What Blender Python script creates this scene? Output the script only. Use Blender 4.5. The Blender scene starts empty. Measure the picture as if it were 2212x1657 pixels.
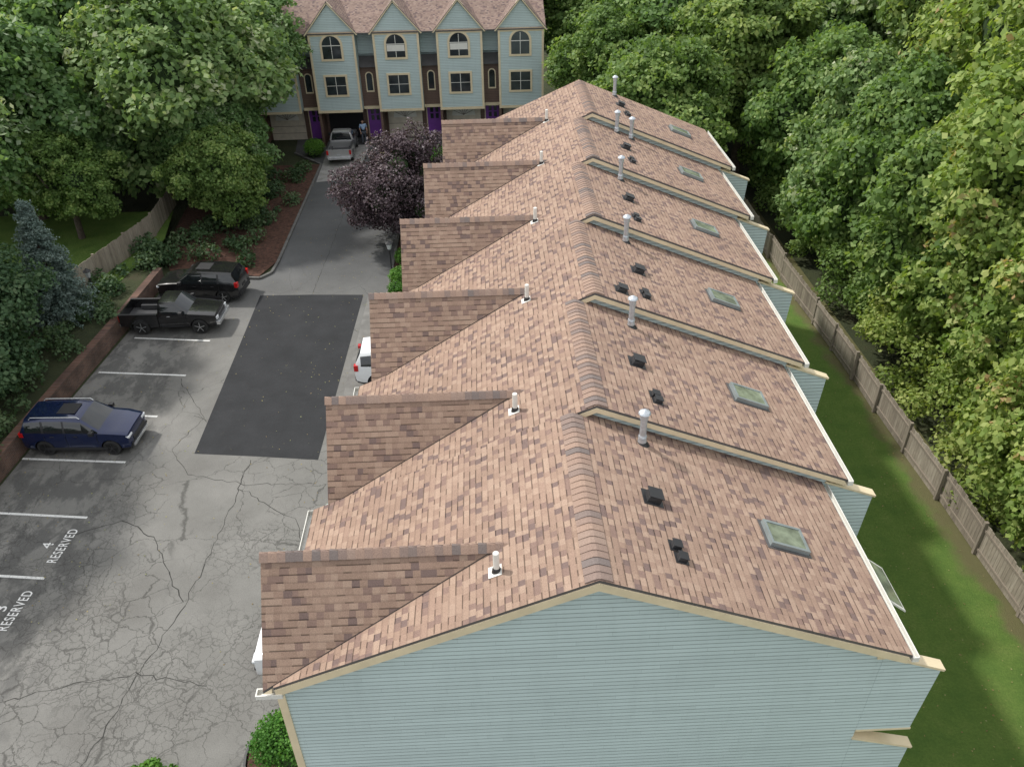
import bpy, math, random
import numpy as np
from mathutils import Vector, Matrix
random.seed(7)
rs=np.random.RandomState(11)
col=bpy.context.scene.collection
# ---------------------------------------------------------------- node helpers
def newmat(name):
    m=bpy.data.materials.new(name); m.use_nodes=True
    nt=m.node_tree; nt.nodes.clear()
    out=nt.nodes.new('ShaderNodeOutputMaterial'); b=nt.nodes.new('ShaderNodeBsdfPrincipled')
    nt.links.new(b.outputs[0],out.inputs[0])
    return m,nt,b,out
def sock(nt,inp,v):
    if isinstance(v,bpy.types.NodeSocket): nt.links.new(v,inp)
    elif v is not None:
        if isinstance(v,(tuple,list)) and len(v)==3 and inp.type=='RGBA': v=(*v,1)
        inp.default_value=v
def M(nt,op,a,b=None,c=None,clamp=False):
    n=nt.nodes.new('ShaderNodeMath'); n.operation=op; n.use_clamp=clamp
    sock(nt,n.inputs[0],a)
    if b is not None: sock(nt,n.inputs[1],b)
    if c is not None: sock(nt,n.inputs[2],c)
    return n.outputs[0]
def mix(nt,f,a,b,mode='MIX'):
    n=nt.nodes.new('ShaderNodeMix'); n.data_type='RGBA'; n.blend_type=mode
    sock(nt,n.inputs[0],f); sock(nt,n.inputs[6],a); sock(nt,n.inputs[7],b)
    return n.outputs[2]
def noise(nt,vec,scale,detail=3,rough=.55,col=False):
    n=nt.nodes.new('ShaderNodeTexNoise'); sock(nt,n.inputs['Vector'],vec)
    n.inputs['Scale'].default_value=scale; n.inputs['Detail'].default_value=detail; n.inputs['Roughness'].default_value=rough
    return n.outputs[1 if col else 0]
def mr(nt,v,a,b,c=0.,d=1.,smooth=False):
    n=nt.nodes.new('ShaderNodeMapRange'); 
    if smooth: n.interpolation_type='SMOOTHSTEP'
    sock(nt,n.inputs[0],v)
    for i,x in enumerate((a,b,c,d)): n.inputs[i+1].default_value=x
    return n.outputs[0]
def ramp(nt,f,stops,mode='LINEAR'):
    n=nt.nodes.new('ShaderNodeValToRGB'); cr=n.color_ramp; cr.interpolation=mode
    while len(cr.elements)<len(stops): cr.elements.new(.5)
    for e,(p,c) in zip(cr.elements,stops): e.position=p; e.color=(*c,1)
    sock(nt,n.inputs[0],f); return n.outputs[0]
def geopos(nt): return nt.nodes.new('ShaderNodeNewGeometry').outputs['Position']
def sepxyz(nt,v):
    n=nt.nodes.new('ShaderNodeSeparateXYZ'); sock(nt,n.inputs[0],v); return n.outputs
def comb(nt,x=0.,y=0.,z=0.):
    n=nt.nodes.new('ShaderNodeCombineXYZ')
    for i,v in enumerate((x,y,z)): sock(nt,n.inputs[i],v)
    return n.outputs[0]
def bump(nt,b,h,dist=.01,st=1.):
    n=nt.nodes.new('ShaderNodeBump'); n.inputs['Distance'].default_value=dist; n.inputs['Strength'].default_value=st
    sock(nt,n.inputs['Height'],h); nt.links.new(n.outputs[0],b.inputs['Normal'])
def simple(name,c,rough=.6,metal=0.,var=.12,vs=3.,coat=0.,spec=.5,bmp=0.):
    m,nt,b,o=newmat(name)
    p=geopos(nt); n=noise(nt,p,vs,4)
    k=mr(nt,n,.3,.7,1-var,1+var)
    cc=nt.nodes.new('ShaderNodeVectorMath'); cc.operation='SCALE'; cc.inputs[0].default_value=c; nt.links.new(k,cc.inputs['Scale'])
    nt.links.new(cc.outputs[0],b.inputs['Base Color'])
    b.inputs['Roughness'].default_value=rough; b.inputs['Metallic'].default_value=metal
    b.inputs['Coat Weight'].default_value=coat; b.inputs['Specular IOR Level'].default_value=spec
    if bmp: bump(nt,b,noise(nt,p,vs*8,3),bmp)
    return m
# ---------------------------------------------------------------- materials
def shingle_mat(name,dark=1.,tone=(1,1,1)):
    m,nt,b,o=newmat(name)
    uv=nt.nodes.new('ShaderNodeUVMap'); s=sepxyz(nt,uv.outputs[0]); u,v=s[0],s[1]
    vr=M(nt,'DIVIDE',v,.128); row=M(nt,'FLOOR',vr); f=M(nt,'FRACT',vr)
    wn=nt.nodes.new('ShaderNodeTexWhiteNoise'); wn.noise_dimensions='1D'; sock(nt,wn.inputs['W'],row)
    W=M(nt,'ADD',M(nt,'DIVIDE',u,.14),M(nt,'ADD',M(nt,'MULTIPLY',wn.outputs[0],137.),M(nt,'MULTIPLY',row,37.3)))
    vo=nt.nodes.new('ShaderNodeTexVoronoi'); vo.voronoi_dimensions='1D'; vo.inputs['Scale'].default_value=1.; vo.inputs['Randomness'].default_value=.75; sock(nt,vo.inputs['W'],W)
    sc=nt.nodes.new('ShaderNodeSeparateColor'); nt.links.new(vo.outputs['Color'],sc.inputs[0])
    T=lambda c:tuple(a*b_ for a,b_ in zip(c,tone))
    c=ramp(nt,sc.outputs[0],[(0,T((.33,.232,.177))),(.22,T((.295,.204,.156))),(.42,T((.36,.258,.198))),(.62,T((.31,.214,.165))),(.78,T((.235,.16,.132))),(.91,T((.18,.128,.114)))],'CONSTANT')
    p=geopos(nt)
    g=mr(nt,noise(nt,p,55,4,.75),.3,.7,.74,1.26)
    big=mr(nt,noise(nt,p,.6,4,.6),.3,.7,.9,1.08)
    k=M(nt,'MULTIPLY',g,big)
    edge=mr(nt,f,.10,.24,.36,1.)  # shadow line along each shingle butt, painted into the colour
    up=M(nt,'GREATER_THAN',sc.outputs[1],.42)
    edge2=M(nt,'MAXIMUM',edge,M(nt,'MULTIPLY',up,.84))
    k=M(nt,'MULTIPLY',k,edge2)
    k=M(nt,'MULTIPLY',k,dark)
    cc=nt.nodes.new('ShaderNodeVectorMath'); cc.operation='SCALE'; nt.links.new(c,cc.inputs[0]); nt.links.new(k,cc.inputs['Scale'])
    nt.links.new(cc.outputs[0],b.inputs['Base Color']); b.inputs['Roughness'].default_value=.95; b.inputs['Specular IOR Level'].default_value=.2
    h=M(nt,'ADD',M(nt,'SUBTRACT',1.,f),M(nt,'MULTIPLY',up,.7))
    bump(nt,b,h,.010,.8)
    return m
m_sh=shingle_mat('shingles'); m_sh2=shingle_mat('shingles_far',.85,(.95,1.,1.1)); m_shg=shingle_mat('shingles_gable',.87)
def cap_mat():
    m,nt,b,o=newmat('ridge_cap')
    a=nt.nodes.new('ShaderNodeAttribute'); a.attribute_name='tint'
    c=ramp(nt,a.outputs['Fac'],[(0,(.31,.215,.165)),(.35,(.275,.19,.15)),(.6,(.225,.165,.14)),(.8,(.17,.14,.13)),(1,(.32,.225,.175))])
    g=mr(nt,noise(nt,geopos(nt),60,2),.3,.7,.8,1.2)
    nt.links.new(mix(nt,1.,c,comb(nt,g,g,g),'MULTIPLY'),b.inputs['Base Color']); b.inputs['Roughness'].default_value=.95
    return m
m_cap=cap_mat()
def siding_mat(name,c,pitch=.105):
    m,nt,b,o=newmat(name)
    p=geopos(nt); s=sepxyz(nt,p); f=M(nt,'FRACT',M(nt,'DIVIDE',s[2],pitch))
    row=M(nt,'FLOOR',M(nt,'DIVIDE',s[2],pitch))
    wn=nt.nodes.new('ShaderNodeTexWhiteNoise'); wn.noise_dimensions='1D'; sock(nt,wn.inputs['W'],row)
    W=M(nt,'ADD',M(nt,'DIVIDE',M(nt,'ADD',s[0],s[1]),2.6),M(nt,'MULTIPLY',wn.outputs[0],61.))
    wb=nt.nodes.new('ShaderNodeTexWhiteNoise'); wb.noise_dimensions='1D'; sock(nt,wb.inputs['W'],M(nt,'ADD',M(nt,'FLOOR',W),M(nt,'MULTIPLY',row,.37)))
    jf=M(nt,'FRACT',W); jt=mr(nt,jf,0.,.004,.75,1.)
    k=M(nt,'MULTIPLY',mr(nt,wb.outputs[0],0,1,.96,1.04),mr(nt,noise(nt,p,.5,4,.6),.3,.7,.95,1.04))
    st=noise(nt,comb(nt,M(nt,'MULTIPLY',s[0],3.),M(nt,'MULTIPLY',s[1],3.),M(nt,'MULTIPLY',s[2],.35)),1.5,4)
    k=M(nt,'MULTIPLY',k,mr(nt,st,.5,.8,1.,.94))
    k=M(nt,'MULTIPLY',k,M(nt,'MULTIPLY',jt,mr(nt,f,.78,.95,1.,.42)))  # last factor paints the shade under each board lap into the colour
    cc=nt.nodes.new('ShaderNodeVectorMath'); cc.operation='SCALE'; cc.inputs[0].default_value=c; nt.links.new(k,cc.inputs['Scale'])
    nt.links.new(cc.outputs[0],b.inputs['Base Color']); b.inputs['Roughness'].default_value=.6
    bump(nt,b,M(nt,'SUBTRACT',1.,f),.014,1.)
    return m
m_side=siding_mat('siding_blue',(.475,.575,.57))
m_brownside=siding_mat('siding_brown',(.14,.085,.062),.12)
m_cream=simple('cream_trim',(.70,.59,.40),.5,var=.08)
m_white=simple('white_trim',(.70,.69,.64),.4,var=.06)
m_black=simple('black_plastic',(.02,.02,.022),.45)
m_flash=simple('flashing',(.09,.085,.085),.5)
m_galv=simple('galvanised',(.52,.56,.6),.38,.55,var=.15,vs=12)
m_purple=simple('purple_paint',(.22,.06,.38),.45)
m_glass=simple('window_glass',(.03,.038,.042),.06,spec=.8,var=.5,vs=1.2)
m_skyg=simple('skylight_glass',(.20,.23,.17),.08,spec=.7,var=.5,vs=3)  # base colour lightened to stand in for reflection
m_skyf=simple('skylight_frame',(.27,.31,.31),.35,.3)
m_garage=simple('garage_door',(.62,.56,.46),.5)
m_dark=simple('open_garage_shade',(.012,.012,.014),.9)
m_conc=simple('concrete',(.30,.29,.275),.85,var=.25,vs=2.)
m_kerb=simple('kerb_stone',(.13,.127,.12),.9,var=.25,vs=3.)
m_mulch=simple('mulch',(.085,.04,.026),.95,var=.6,vs=7.,bmp=.03)
m_bark=simple('bark',(.09,.07,.055),.95,var=.4,vs=6.,bmp=.02)
def worn_paint():
    m,nt,b,o=newmat('road_paint'); p=geopos(nt)
    n=noise(nt,p,14,5,.7)
    nt.links.new(mix(nt,mr(nt,n,.54,.68),(.68,.68,.66),(.2,.195,.19)),b.inputs['Base Color']); b.inputs['Roughness'].default_value=.8
    return m
m_paint=worn_paint(); m_stencil=simple('stencil_paint',(.72,.72,.70),.8,var=.12,vs=20)
def brick_mat():
    m,nt,b,o=newmat('brick'); p=geopos(nt); s=sepxyz(nt,p)
    t=nt.nodes.new('ShaderNodeTexBrick'); sock(nt,t.inputs['Vector'],comb(nt,s[1],s[2],0.))
    t.inputs['Scale'].default_value=1.; t.inputs['Brick Width'].default_value=.22; t.inputs['Row Height'].default_value=.075; t.inputs['Mortar Size'].default_value=.008
    t.inputs['Color1'].default_value=(.15,.08,.055,1);t.inputs['Color2'].default_value=(.10,.055,.042,1);t.inputs['Mortar'].default_value=(.15,.13,.11,1)
    g=mr(nt,noise(nt,p,1.5,5),.3,.7,.5,1.2)
    nt.links.new(mix(nt,1.,t.outputs[0],comb(nt,g,g,g),'MULTIPLY'),b.inputs['Base Color']); b.inputs['Roughness'].default_value=.9
    return m
m_brick=brick_mat()
def wood_mat():
    m,nt,b,o=newmat('weathered_wood')
    a=nt.nodes.new('ShaderNodeAttribute'); a.attribute_name='tint'; p=geopos(nt); s=sepxyz(nt,p)
    c=ramp(nt,a.outputs['Fac'],[(0,(.17,.14,.11)),(.5,(.27,.23,.18)),(1,(.35,.305,.245))])
    g=mr(nt,noise(nt,comb(nt,M(nt,'MULTIPLY',s[0],9.),M(nt,'MULTIPLY',s[1],9.),s[2]),3,4),.3,.7,.75,1.15)
    nt.links.new(mix(nt,1.,c,comb(nt,g,g,g),'MULTIPLY'),b.inputs['Base Color']); b.inputs['Roughness'].default_value=.9
    return m
m_wood=wood_mat()
def leaf_mat(name,stops,trans=.3,objvar=.2):
    m,nt,b,o=newmat(name)
    a=nt.nodes.new('ShaderNodeAttribute'); a.attribute_name='tint'
    c=ramp(nt,a.outputs['Fac'],stops)
    oi=nt.nodes.new('ShaderNodeObjectInfo')
    k=mr(nt,oi.outputs['Random'],0,1,1-objvar,1+objvar)
    c=mix(nt,1.,c,comb(nt,k,M(nt,'MULTIPLY',M(nt,'ADD',k,1.),.5),M(nt,'MULTIPLY',M(nt,'ADD',k,1.),.5)),'MULTIPLY')
    nt.links.new(c,b.inputs['Base Color']); b.inputs['Roughness'].default_value=.55; b.inputs['Specular IOR Level'].default_value=.25
    t=nt.nodes.new('ShaderNodeBsdfTranslucent'); nt.links.new(mix(nt,1.,c,(1.3,1.35,.6),'MULTIPLY'),t.inputs[0])
    mx=nt.nodes.new('ShaderNodeMixShader'); mx.inputs[0].default_value=trans
    nt.links.new(b.outputs[0],mx.inputs[1]); nt.links.new(t.outputs[0],mx.inputs[2]); nt.links.new(mx.outputs[0],o.inputs[0])
    return m
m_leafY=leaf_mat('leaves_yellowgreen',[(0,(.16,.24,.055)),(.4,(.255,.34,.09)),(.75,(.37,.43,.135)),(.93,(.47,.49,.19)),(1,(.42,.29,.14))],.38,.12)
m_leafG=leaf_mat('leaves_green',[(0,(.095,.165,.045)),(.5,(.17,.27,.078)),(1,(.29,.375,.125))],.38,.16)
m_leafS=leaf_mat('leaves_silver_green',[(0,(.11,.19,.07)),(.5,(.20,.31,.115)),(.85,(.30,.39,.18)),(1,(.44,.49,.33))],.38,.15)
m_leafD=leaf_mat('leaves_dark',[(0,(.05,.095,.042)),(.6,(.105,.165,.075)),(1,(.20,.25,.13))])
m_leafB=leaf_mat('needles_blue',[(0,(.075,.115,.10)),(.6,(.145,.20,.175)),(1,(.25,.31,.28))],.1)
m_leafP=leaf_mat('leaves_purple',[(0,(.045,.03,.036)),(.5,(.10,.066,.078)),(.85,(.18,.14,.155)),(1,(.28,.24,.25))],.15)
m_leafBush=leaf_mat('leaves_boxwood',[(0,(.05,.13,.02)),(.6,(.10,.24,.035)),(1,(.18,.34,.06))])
m_core=simple('shade_core',(.03,.055,.018),1.,var=.5,vs=3.)
m_fallen=leaf_mat('fallen_leaf',[(0,(.22,.15,.06)),(.5,(.3,.24,.1)),(1,(.26,.28,.12))],.1)

def asphalt_mat(name,kind):
    m,nt,b,o=newmat(name); p=geopos(nt); s=sepxyz(nt,p)
    wob=noise(nt,p,1.1,5,.65,True)
    vm=nt.nodes.new('ShaderNodeVectorMath'); vm.operation='MULTIPLY_ADD'; nt.links.new(wob,vm.inputs[0]); vm.inputs[1].default_value=(.8,.8,0); nt.links.new(p,vm.inputs[2])
    wp=vm.outputs[0]
    def crack(sc,w,lo,hi,ns,off=0.):
        v=nt.nodes.new('ShaderNodeTexVoronoi'); v.feature='DISTANCE_TO_EDGE'; v.inputs['Scale'].default_value=sc; sock(nt,v.inputs['Vector'],wp)
        l=mr(nt,v.outputs['Distance'],w*.2,w,1.,0.)
        mk=mr(nt,noise(nt,comb(nt,M(nt,'ADD',s[0],off),M(nt,'MULTIPLY',s[1],.6),0.),ns,3),lo,hi)
        return M(nt,'MULTIPLY',l,mk)
    grain=mr(nt,noise(nt,p,40,4,.75),.25,.75,.72,1.28)
    if kind=='old':
        n1=noise(nt,p,.33,5,.6); n2=noise(nt,comb(nt,s[0],M(nt,'MULTIPLY',s[1],.6),0.),1.3,4,.65)
        c=ramp(nt,n1,[(.3,(.145,.14,.13)),(.5,(.18,.176,.164)),(.7,(.22,.214,.2))])
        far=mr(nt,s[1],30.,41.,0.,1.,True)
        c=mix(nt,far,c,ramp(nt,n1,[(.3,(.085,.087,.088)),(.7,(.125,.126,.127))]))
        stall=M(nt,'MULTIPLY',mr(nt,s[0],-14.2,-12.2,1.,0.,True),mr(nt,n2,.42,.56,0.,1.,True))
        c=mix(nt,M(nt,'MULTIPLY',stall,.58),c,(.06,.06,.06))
        c=mix(nt,mr(nt,n2,.6,.72,0.,.28),c,(.08,.078,.075))
        c1=crack(1.3,.026,.46,.53,.22); c2=crack(4.0,.06,.44,.52,.28,30.); c3=crack(.3,.005,.3,.42,.4,11.)
        near=mr(nt,s[1],19.,25.,1.,.0,True)
        c1=M(nt,'MULTIPLY',c1,mr(nt,s[1],21.,27.,1.,.35,True)); c2=M(nt,'MULTIPLY',c2,near)
        cr=M(nt,'MAXIMUM',M(nt,'MAXIMUM',M(nt,'MULTIPLY',c1,.85),M(nt,'MULTIPLY',c2,.62)),M(nt,'MULTIPLY',c3,.8))
        cr=M(nt,'MULTIPLY',cr,mr(nt,s[1],34.,40.,1.,.15))
        c=mix(nt,M(nt,'MULTIPLY',cr,.7),c,(.03,.029,.026))
    else:
        n1=noise(nt,p,.8,5,.6)
        c=ramp(nt,n1,[(.3,(.024,.025,.027)),(.7,(.036,.037,.040))])
        c=mix(nt,mr(nt,noise(nt,p,2.2,4),.62,.75,0.,.15),c,(.08,.077,.074))
    nt.links.new(mix(nt,1.,c,comb(nt,grain,grain,grain),'MULTIPLY'),b.inputs['Base Color'])
    b.inputs['Roughness'].default_value=.85; b.inputs['Specular IOR Level'].default_value=.25
    bump(nt,b,noise(nt,p,60,2),.006,.6)
    return m
m_asph=asphalt_mat('asphalt_old','old'); m_patch=asphalt_mat('asphalt_patch','new')
def lawn_mat():
    m,nt,b,o=newmat('lawn_grass'); p=geopos(nt); s=sepxyz(nt,p)
    n=noise(nt,p,1.1,6,.7); n2=noise(nt,p,14,4,.7)
    c=ramp(nt,n,[(.3,(.10,.18,.04)),(.5,(.14,.225,.05)),(.7,(.18,.25,.065))])
    c=mix(nt,mr(nt,n2,.35,.7,0.,.5),c,(.06,.115,.026))
    dm=M(nt,'ADD',M(nt,'SUBTRACT',s[0],14.4),M(nt,'MULTIPLY',M(nt,'SUBTRACT',noise(nt,p,.8,4),.5),1.6))
    c=mix(nt,mr(nt,dm,0.,.5,0.,.7,True),c,(.17,.125,.08))
    nt.links.new(c,b.inputs['Base Color']); b.inputs['Roughness'].default_value=.95; b.inputs['Specular IOR Level'].default_value=.15
    bump(nt,b,noise(nt,p,25,4,.8),.06,1.)
    return m
m_lawn=lawn_mat()
def ground_mat():
    m,nt,b,o=newmat('ground_cover'); p=geopos(nt)
    n=noise(nt,p,.6,6,.7)
    nt.links.new(ramp(nt,n,[(.3,(.03,.04,.015)),(.55,(.05,.06,.022)),(.75,(.07,.05,.03))]),b.inputs['Base Color']); b.inputs['Roughness'].default_value=1.
    bump(nt,b,noise(nt,p,9,5,.8),.1,1.)
    return m
m_ground=ground_mat()
# ---------------------------------------------------------------- mesh helpers
def link(o,parent=None):
    col.objects.link(o)
    if parent: o.parent=parent
    return o
def empty(name,loc=(0,0,0),rz=0.):
    o=bpy.data.objects.new(name,None); o.location=loc; o.rotation_euler=(0,0,rz); return link(o)
def mesh(name,verts,faces,mat,parent=None,smooth=False,fm=None):
    me=bpy.data.meshes.new(name); me.from_pydata([tuple(v) for v in verts],[],faces); me.update()
    for mm in (mat if isinstance(mat,list) else [mat]): me.materials.append(mm)
    if fm:
        for p,i in zip(me.polygons,fm): p.material_index=i
    if smooth:
        for p in me.polygons: p.use_smooth=True
    return link(bpy.data.objects.new(name,me),parent)
class MB:
    """accumulates parts into one mesh"""
    def __init__(s): s.v=[];s.f=[];s.m=[];s.t=[]
    def add(s,vs,fs,mi=0,t=.5):
        o=len(s.v); s.v+= [tuple(v) for v in vs]; s.f+=[tuple(i+o for i in f) for f in fs]; s.m+=[mi]*len(fs); s.t+=[t]*len(fs)
    def box(s,a,b,mi=0,t=.5,X=None):
        x0,y0,z0=a;x1,y1,z1=b
        vs=[(x0,y0,z0),(x1,y0,z0),(x1,y1,z0),(x0,y1,z0),(x0,y0,z1),(x1,y0,z1),(x1,y1,z1),(x0,y1,z1)]
        if X: vs=[X(*v) for v in vs]
        s.add(vs,[(0,3,2,1),(4,5,6,7),(0,1,5,4),(1,2,6,5),(2,3,7,6),(3,0,4,7)],mi,t)
    def prism(s,poly,y0,y1,mi=0,axis='y'):
        n=len(poly)
        f=(lambda a,b,y:(a,y,b)) if axis=='y' else (lambda a,b,y:(y,a,b)) if axis=='x' else (lambda a,b,y:(a,b,y))
        vs=[f(a,b,y0) for a,b in poly]+[f(a,b,y1) for a,b in poly]
        fs=[tuple(range(n)),tuple(range(2*n-1,n-1,-1))]+[(i,i+n,(i+1)%n+n,(i+1)%n) for i in range(n)]
        s.add(vs,fs,mi)
    def beam(s,p,q,w,h,mi=0,up=Vector((0,0,1))):
        p=Vector(p);q=Vector(q);d=(q-p).normalized();sd=d.cross(up).normalized()*w/2;u=sd.cross(d).normalized()*h/2
        vs=[p-sd-u,p+sd-u,p+sd+u,p-sd+u,q-sd-u,q+sd-u,q+sd+u,q-sd+u]
        s.add(vs,[(0,1,2,3),(7,6,5,4),(0,4,5,1),(1,5,6,2),(2,6,7,3),(3,7,4,0)],mi)
    def tube(s,pts,rad,n=10,mi=0,cap=True):
        pts=[Vector(p) for p in pts]; o=[]
        for i,p in enumerate(pts):
            d=(pts[min(i+1,len(pts)-1)]-pts[max(i-1,0)]).normalized()
            a=d.orthogonal().normalized(); 
            if abs(d.z)>.9: a=Vector((1,0,0))-d*d.x; a.normalize()
            b=d.cross(a)
            for k in range(n):
                th=2*math.pi*k/n; o.append(p+(a*math.cos(th)+b*math.sin(th))*rad[i])
        fs=[(i*n+k,i*n+(k+1)%n,(i+1)*n+(k+1)%n,(i+1)*n+k) for i in range(len(pts)-1) for k in range(n)]
        if cap: fs+=[tuple(range(n-1,-1,-1)),tuple(range((len(pts)-1)*n,len(pts)*n))]
        s.add(o,fs,mi)
    def build(s,name,mats,parent=None,smooth=False,tint=False,recalc=True):
        o=mesh(name,s.v,s.f,mats,parent,smooth,s.m)
        if tint:
            a=o.data.attributes.new('tint','FLOAT','FACE'); a.data.foreach_set('value',s.t)
        if recalc:
            import bmesh
            bm=bmesh.new(); bm.from_mesh(o.data); bmesh.ops.recalc_face_normals(bm,faces=bm.faces); bm.to_mesh(o.data); bm.free()
        return o
def bevel(o,w=.01,seg=2):
    md=o.modifiers.new('b','BEVEL'); md.width=w; md.segments=seg; md.limit_method='ANGLE'; md.angle_limit=math.radians(35); return o
def roofslab(name,pts,ud,vd,parent,mat=None,th=.07,org=(0,0,0)):
    """sloped shingled slab: top polygon + thickness; uv in metres"""
    pts=[Vector(p) for p in pts]; n=len(pts)
    vs=pts+[p-Vector((0,0,th)) for p in pts]
    fs=[tuple(range(n)),tuple(range(2*n-1,n-1,-1))]+[(i,i+n,(i+1)%n+n,(i+1)%n) for i in range(n)]
    fm=[0,1]+[1]*n
    o=mesh(name,vs,fs,[mat or m_sh,m_flash],parent,fm=fm)
    uv=o.data.uv_layers.new(name='UVMap'); ud=Vector(ud).normalized();vd=Vector(vd).normalized();og=Vector(org)
    for li,l in enumerate(o.data.loops):
        c=o.data.vertices[l.vertex_index].co-og; uv.data[li].uv=(c.dot(ud),c.dot(vd))
    return o
def ridgecaps(name,p,q,wid,slopeL,slopeR,parent,step=.15,hh=.034):
    """overlapping folded cap shingles from q down to p"""
    p=Vector(p);q=Vector(q);L=(q-p).length;d=(q-p)/L;sd=d.cross(Vector((0,0,1))).normalized()
    mb=MB(); n=max(2,int(L/step))
    for k in range(n):
        a=p+d*(k*L/n); b=p+d*min(L,((k+1)*L/n+.03))
        rows=[]
        for (c,h) in ((a,hh),(b,hh*.4)):
            for t in (-1,-.55,-.15,.15,.55,1):
                sl=slopeL if t<0 else slopeR
                z=-abs(t)*wid*sl + h*(1-.35*abs(t))
                if abs(t)<.2: z-=.006
                rows.append(c+sd*t*wid*random.uniform(.97,1.0)+Vector((0,0,z)))
        low=[r-Vector((0,0,.05)) for r in rows[:6]]
        vs=rows+low
        fs=[(i,i+1,i+7,i+6) for i in range(5)]+[(12+i,13+i,i+1,i) for i in range(5)]
        mb.add(vs,fs,0,random.choice([0,.1,.2,.3,.45,.6,.7,.8,.95]))
    return mb.build(name,[m_cap],parent,tint=True,recalc=True)
# ---------------------------------------------------------------- ground
mesh('ground',[(-250,-60,-.01),(250,-60,-.01),(250,400,-.01),(-250,400,-.01)],[(0,1,2,3)],m_ground)
mesh('lawn',[(5,-5,0),(16.2,-5,0),(16.2,46,0),(5,46,0)],[(0,1,2,3)],m_lawn)
mesh('lawn',[(-30,33,.72),(-18.6,36.3,.72),(-17.8,42,.72),(-18.5,46,.72),(-34,46,.72)],[(0,1,2,3,4)],m_lawn)
asph=[(-19.6,-2),(-18.3,20),(-17.9,22.8),(-17.5,28),(-16.9,34),(-16.6,38.4),(-13.8,39.0),(-12.6,38.3),(-11.9,38.2),(-11.4,38.8),(-11.3,40),(-11.25,55),(-13.5,57.5),(-14,62),(5,62),(5,52),(0,50),(-5,47),(-5.1,36.0),(-1,35.4),(0,10),(-1,-2)]
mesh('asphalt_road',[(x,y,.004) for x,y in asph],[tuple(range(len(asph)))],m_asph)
mesh('asphalt_patch',[(-11.35,24.05,.008),(-9.0,23.75,.008),(-6.6,23.4,.008),(-6.45,30,.008),(-6.3,36.1,.008),(-8.9,36.3,.008),(-11.5,36.4,.008),(-11.42,30,.008)],[tuple(range(8))],m_patch)
mesh('concrete_driveway',[(-6.25,24.5,.0085),(-1.5,24.5,.0085),(-1.,35.,.0085),(-6.05,35.9,.0085)],[(0,1,2,3)],simple('driveway',(.17,.165,.155),.9,var=.25,vs=1.5))
mesh('concrete_driveway',[(-11.1,51.8,.0085),(-8.6,52.2,.0085),(-8.3,59,.0085),(-11.3,59,.0085)],[(0,1,2,3)],m_conc)
ck=MB()
def crackline(pts,w,z=.0065,seg=.22,amp=.07):
    P=[]
    for a,b in zip(pts[:-1],pts[1:]):
        a=Vector((*a,z));b=Vector((*b,z));n=max(2,int((b-a).length/seg))
        for k in range(n): P.append(a.lerp(b,k/n)+Vector((random.uniform(-amp,amp),random.uniform(-amp,amp),0)))
    P.append(Vector((*pts[-1],z)))
    for a,b in zip(P[:-1],P[1:]):
        d=(b-a).normalized(); s=Vector((-d.y,d.x,0)); w0=w*random.uniform(.4,1)
        ck.add([a-s*w0,b-s*w0,b+s*w0,a+s*w0],[(0,1,2,3)])
crackline([(-9.1,23.6),(-9.3,20),(-9.6,17),(-10.2,14.3),(-10.9,11)],.018)
crackline([(-14.2,20.0),(-12.8,20.6),(-11.5,19.7),(-10.2,17.6),(-9.7,16.9)],.02,amp=.05)
crackline([(-13.4,29.2),(-11.6,26.3),(-12.3,24.3),(-11.3,22.9),(-9,22.2),(-6.6,22.1)],.014)
crackline([(-12.0,26.5),(-11.4,26.0)],.015); crackline([(-9.2,22),(-6.9,20.3),(-6.2,18.5)],.015)
crackline([(-8.9,36.3),(-8.7,42),(-8.6,48),(-8.8,55)],.012,amp=.03); crackline([(-14.5,13.4),(-12.6,14),(-10.3,14.4),(-8.2,13.9)],.015)
ck.build('asphalt_cracks',[simple('crack',(.035,.034,.031),.95)],recalc=False)
pl=MB()
def line(x0,y0,x1,y1,w=.1,z=.012):
    d=Vector((x1-x0,y1-y0,0)).normalized(); s=Vector((-d.y,d.x,0))*w/2
    pl.add([Vector((x0,y0,z))-s,Vector((x1,y1,z))-s,Vector((x1,y1,z))+s,Vector((x0,y0,z))+s],[(0,1,2,3)])
for a in [(-16.5,32.7,-12.9,32.2),(-17.1,29.9,-13.2,29.4),(-17.4,27.0,-13.5,26.5),(-17.8,24.15,-13.8,23.7),(-18.0,21.3,-14.1,20.8),(-18.3,18.6,-14.4,18.1),(-18.6,15.8,-14.7,15.3)]: line(*a)
pl.build('stall_lines',[m_paint],recalc=False)
def text(name,body,x,y,size,rz,sx=1.,sp=1.):
    c=bpy.data.curves.new(name,'FONT'); c.body=body; c.size=size; c.align_x='CENTER'; c.align_y='CENTER'; c.offset=.004; c.space_character=sp
    o=bpy.data.objects.new(name,c); o.location=(x,y,.013); o.rotation_euler=(0,0,rz); o.scale=(sx,1,1); c.materials.append(m_stencil); link(o); return o
text('painted_lettering','RESERVED',-14.38,19.5,.46,math.radians(84),.66,1.14)
text('painted_number','4',-14.9,19.55,.52,math.radians(84))
text('painted_lettering','RESERVED',-14.72,16.85,.46,math.radians(84),.66,1.14)
text('painted_number','3',-15.2,16.95,.52,math.radians(84))
def kerb(pts,name='kerb',w=.15,h=.12):
    mb=MB()
    for a,b in zip(pts[:-1],pts[1:]): mb.beam((*a,h/2),(*b,h/2),w,h)
    bevel(mb.build(name,[m_kerb]),.015)
kerb([(-16.6,38.4),(-13.8,39.0),(-12.6,38.3),(-11.9,38.2),(-11.4,38.8),(-11.3,40),(-11.25,55),(-13.5,57.5)])
kerb([(-5,47),(-5.1,36.0),(-1,35.4)])
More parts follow.
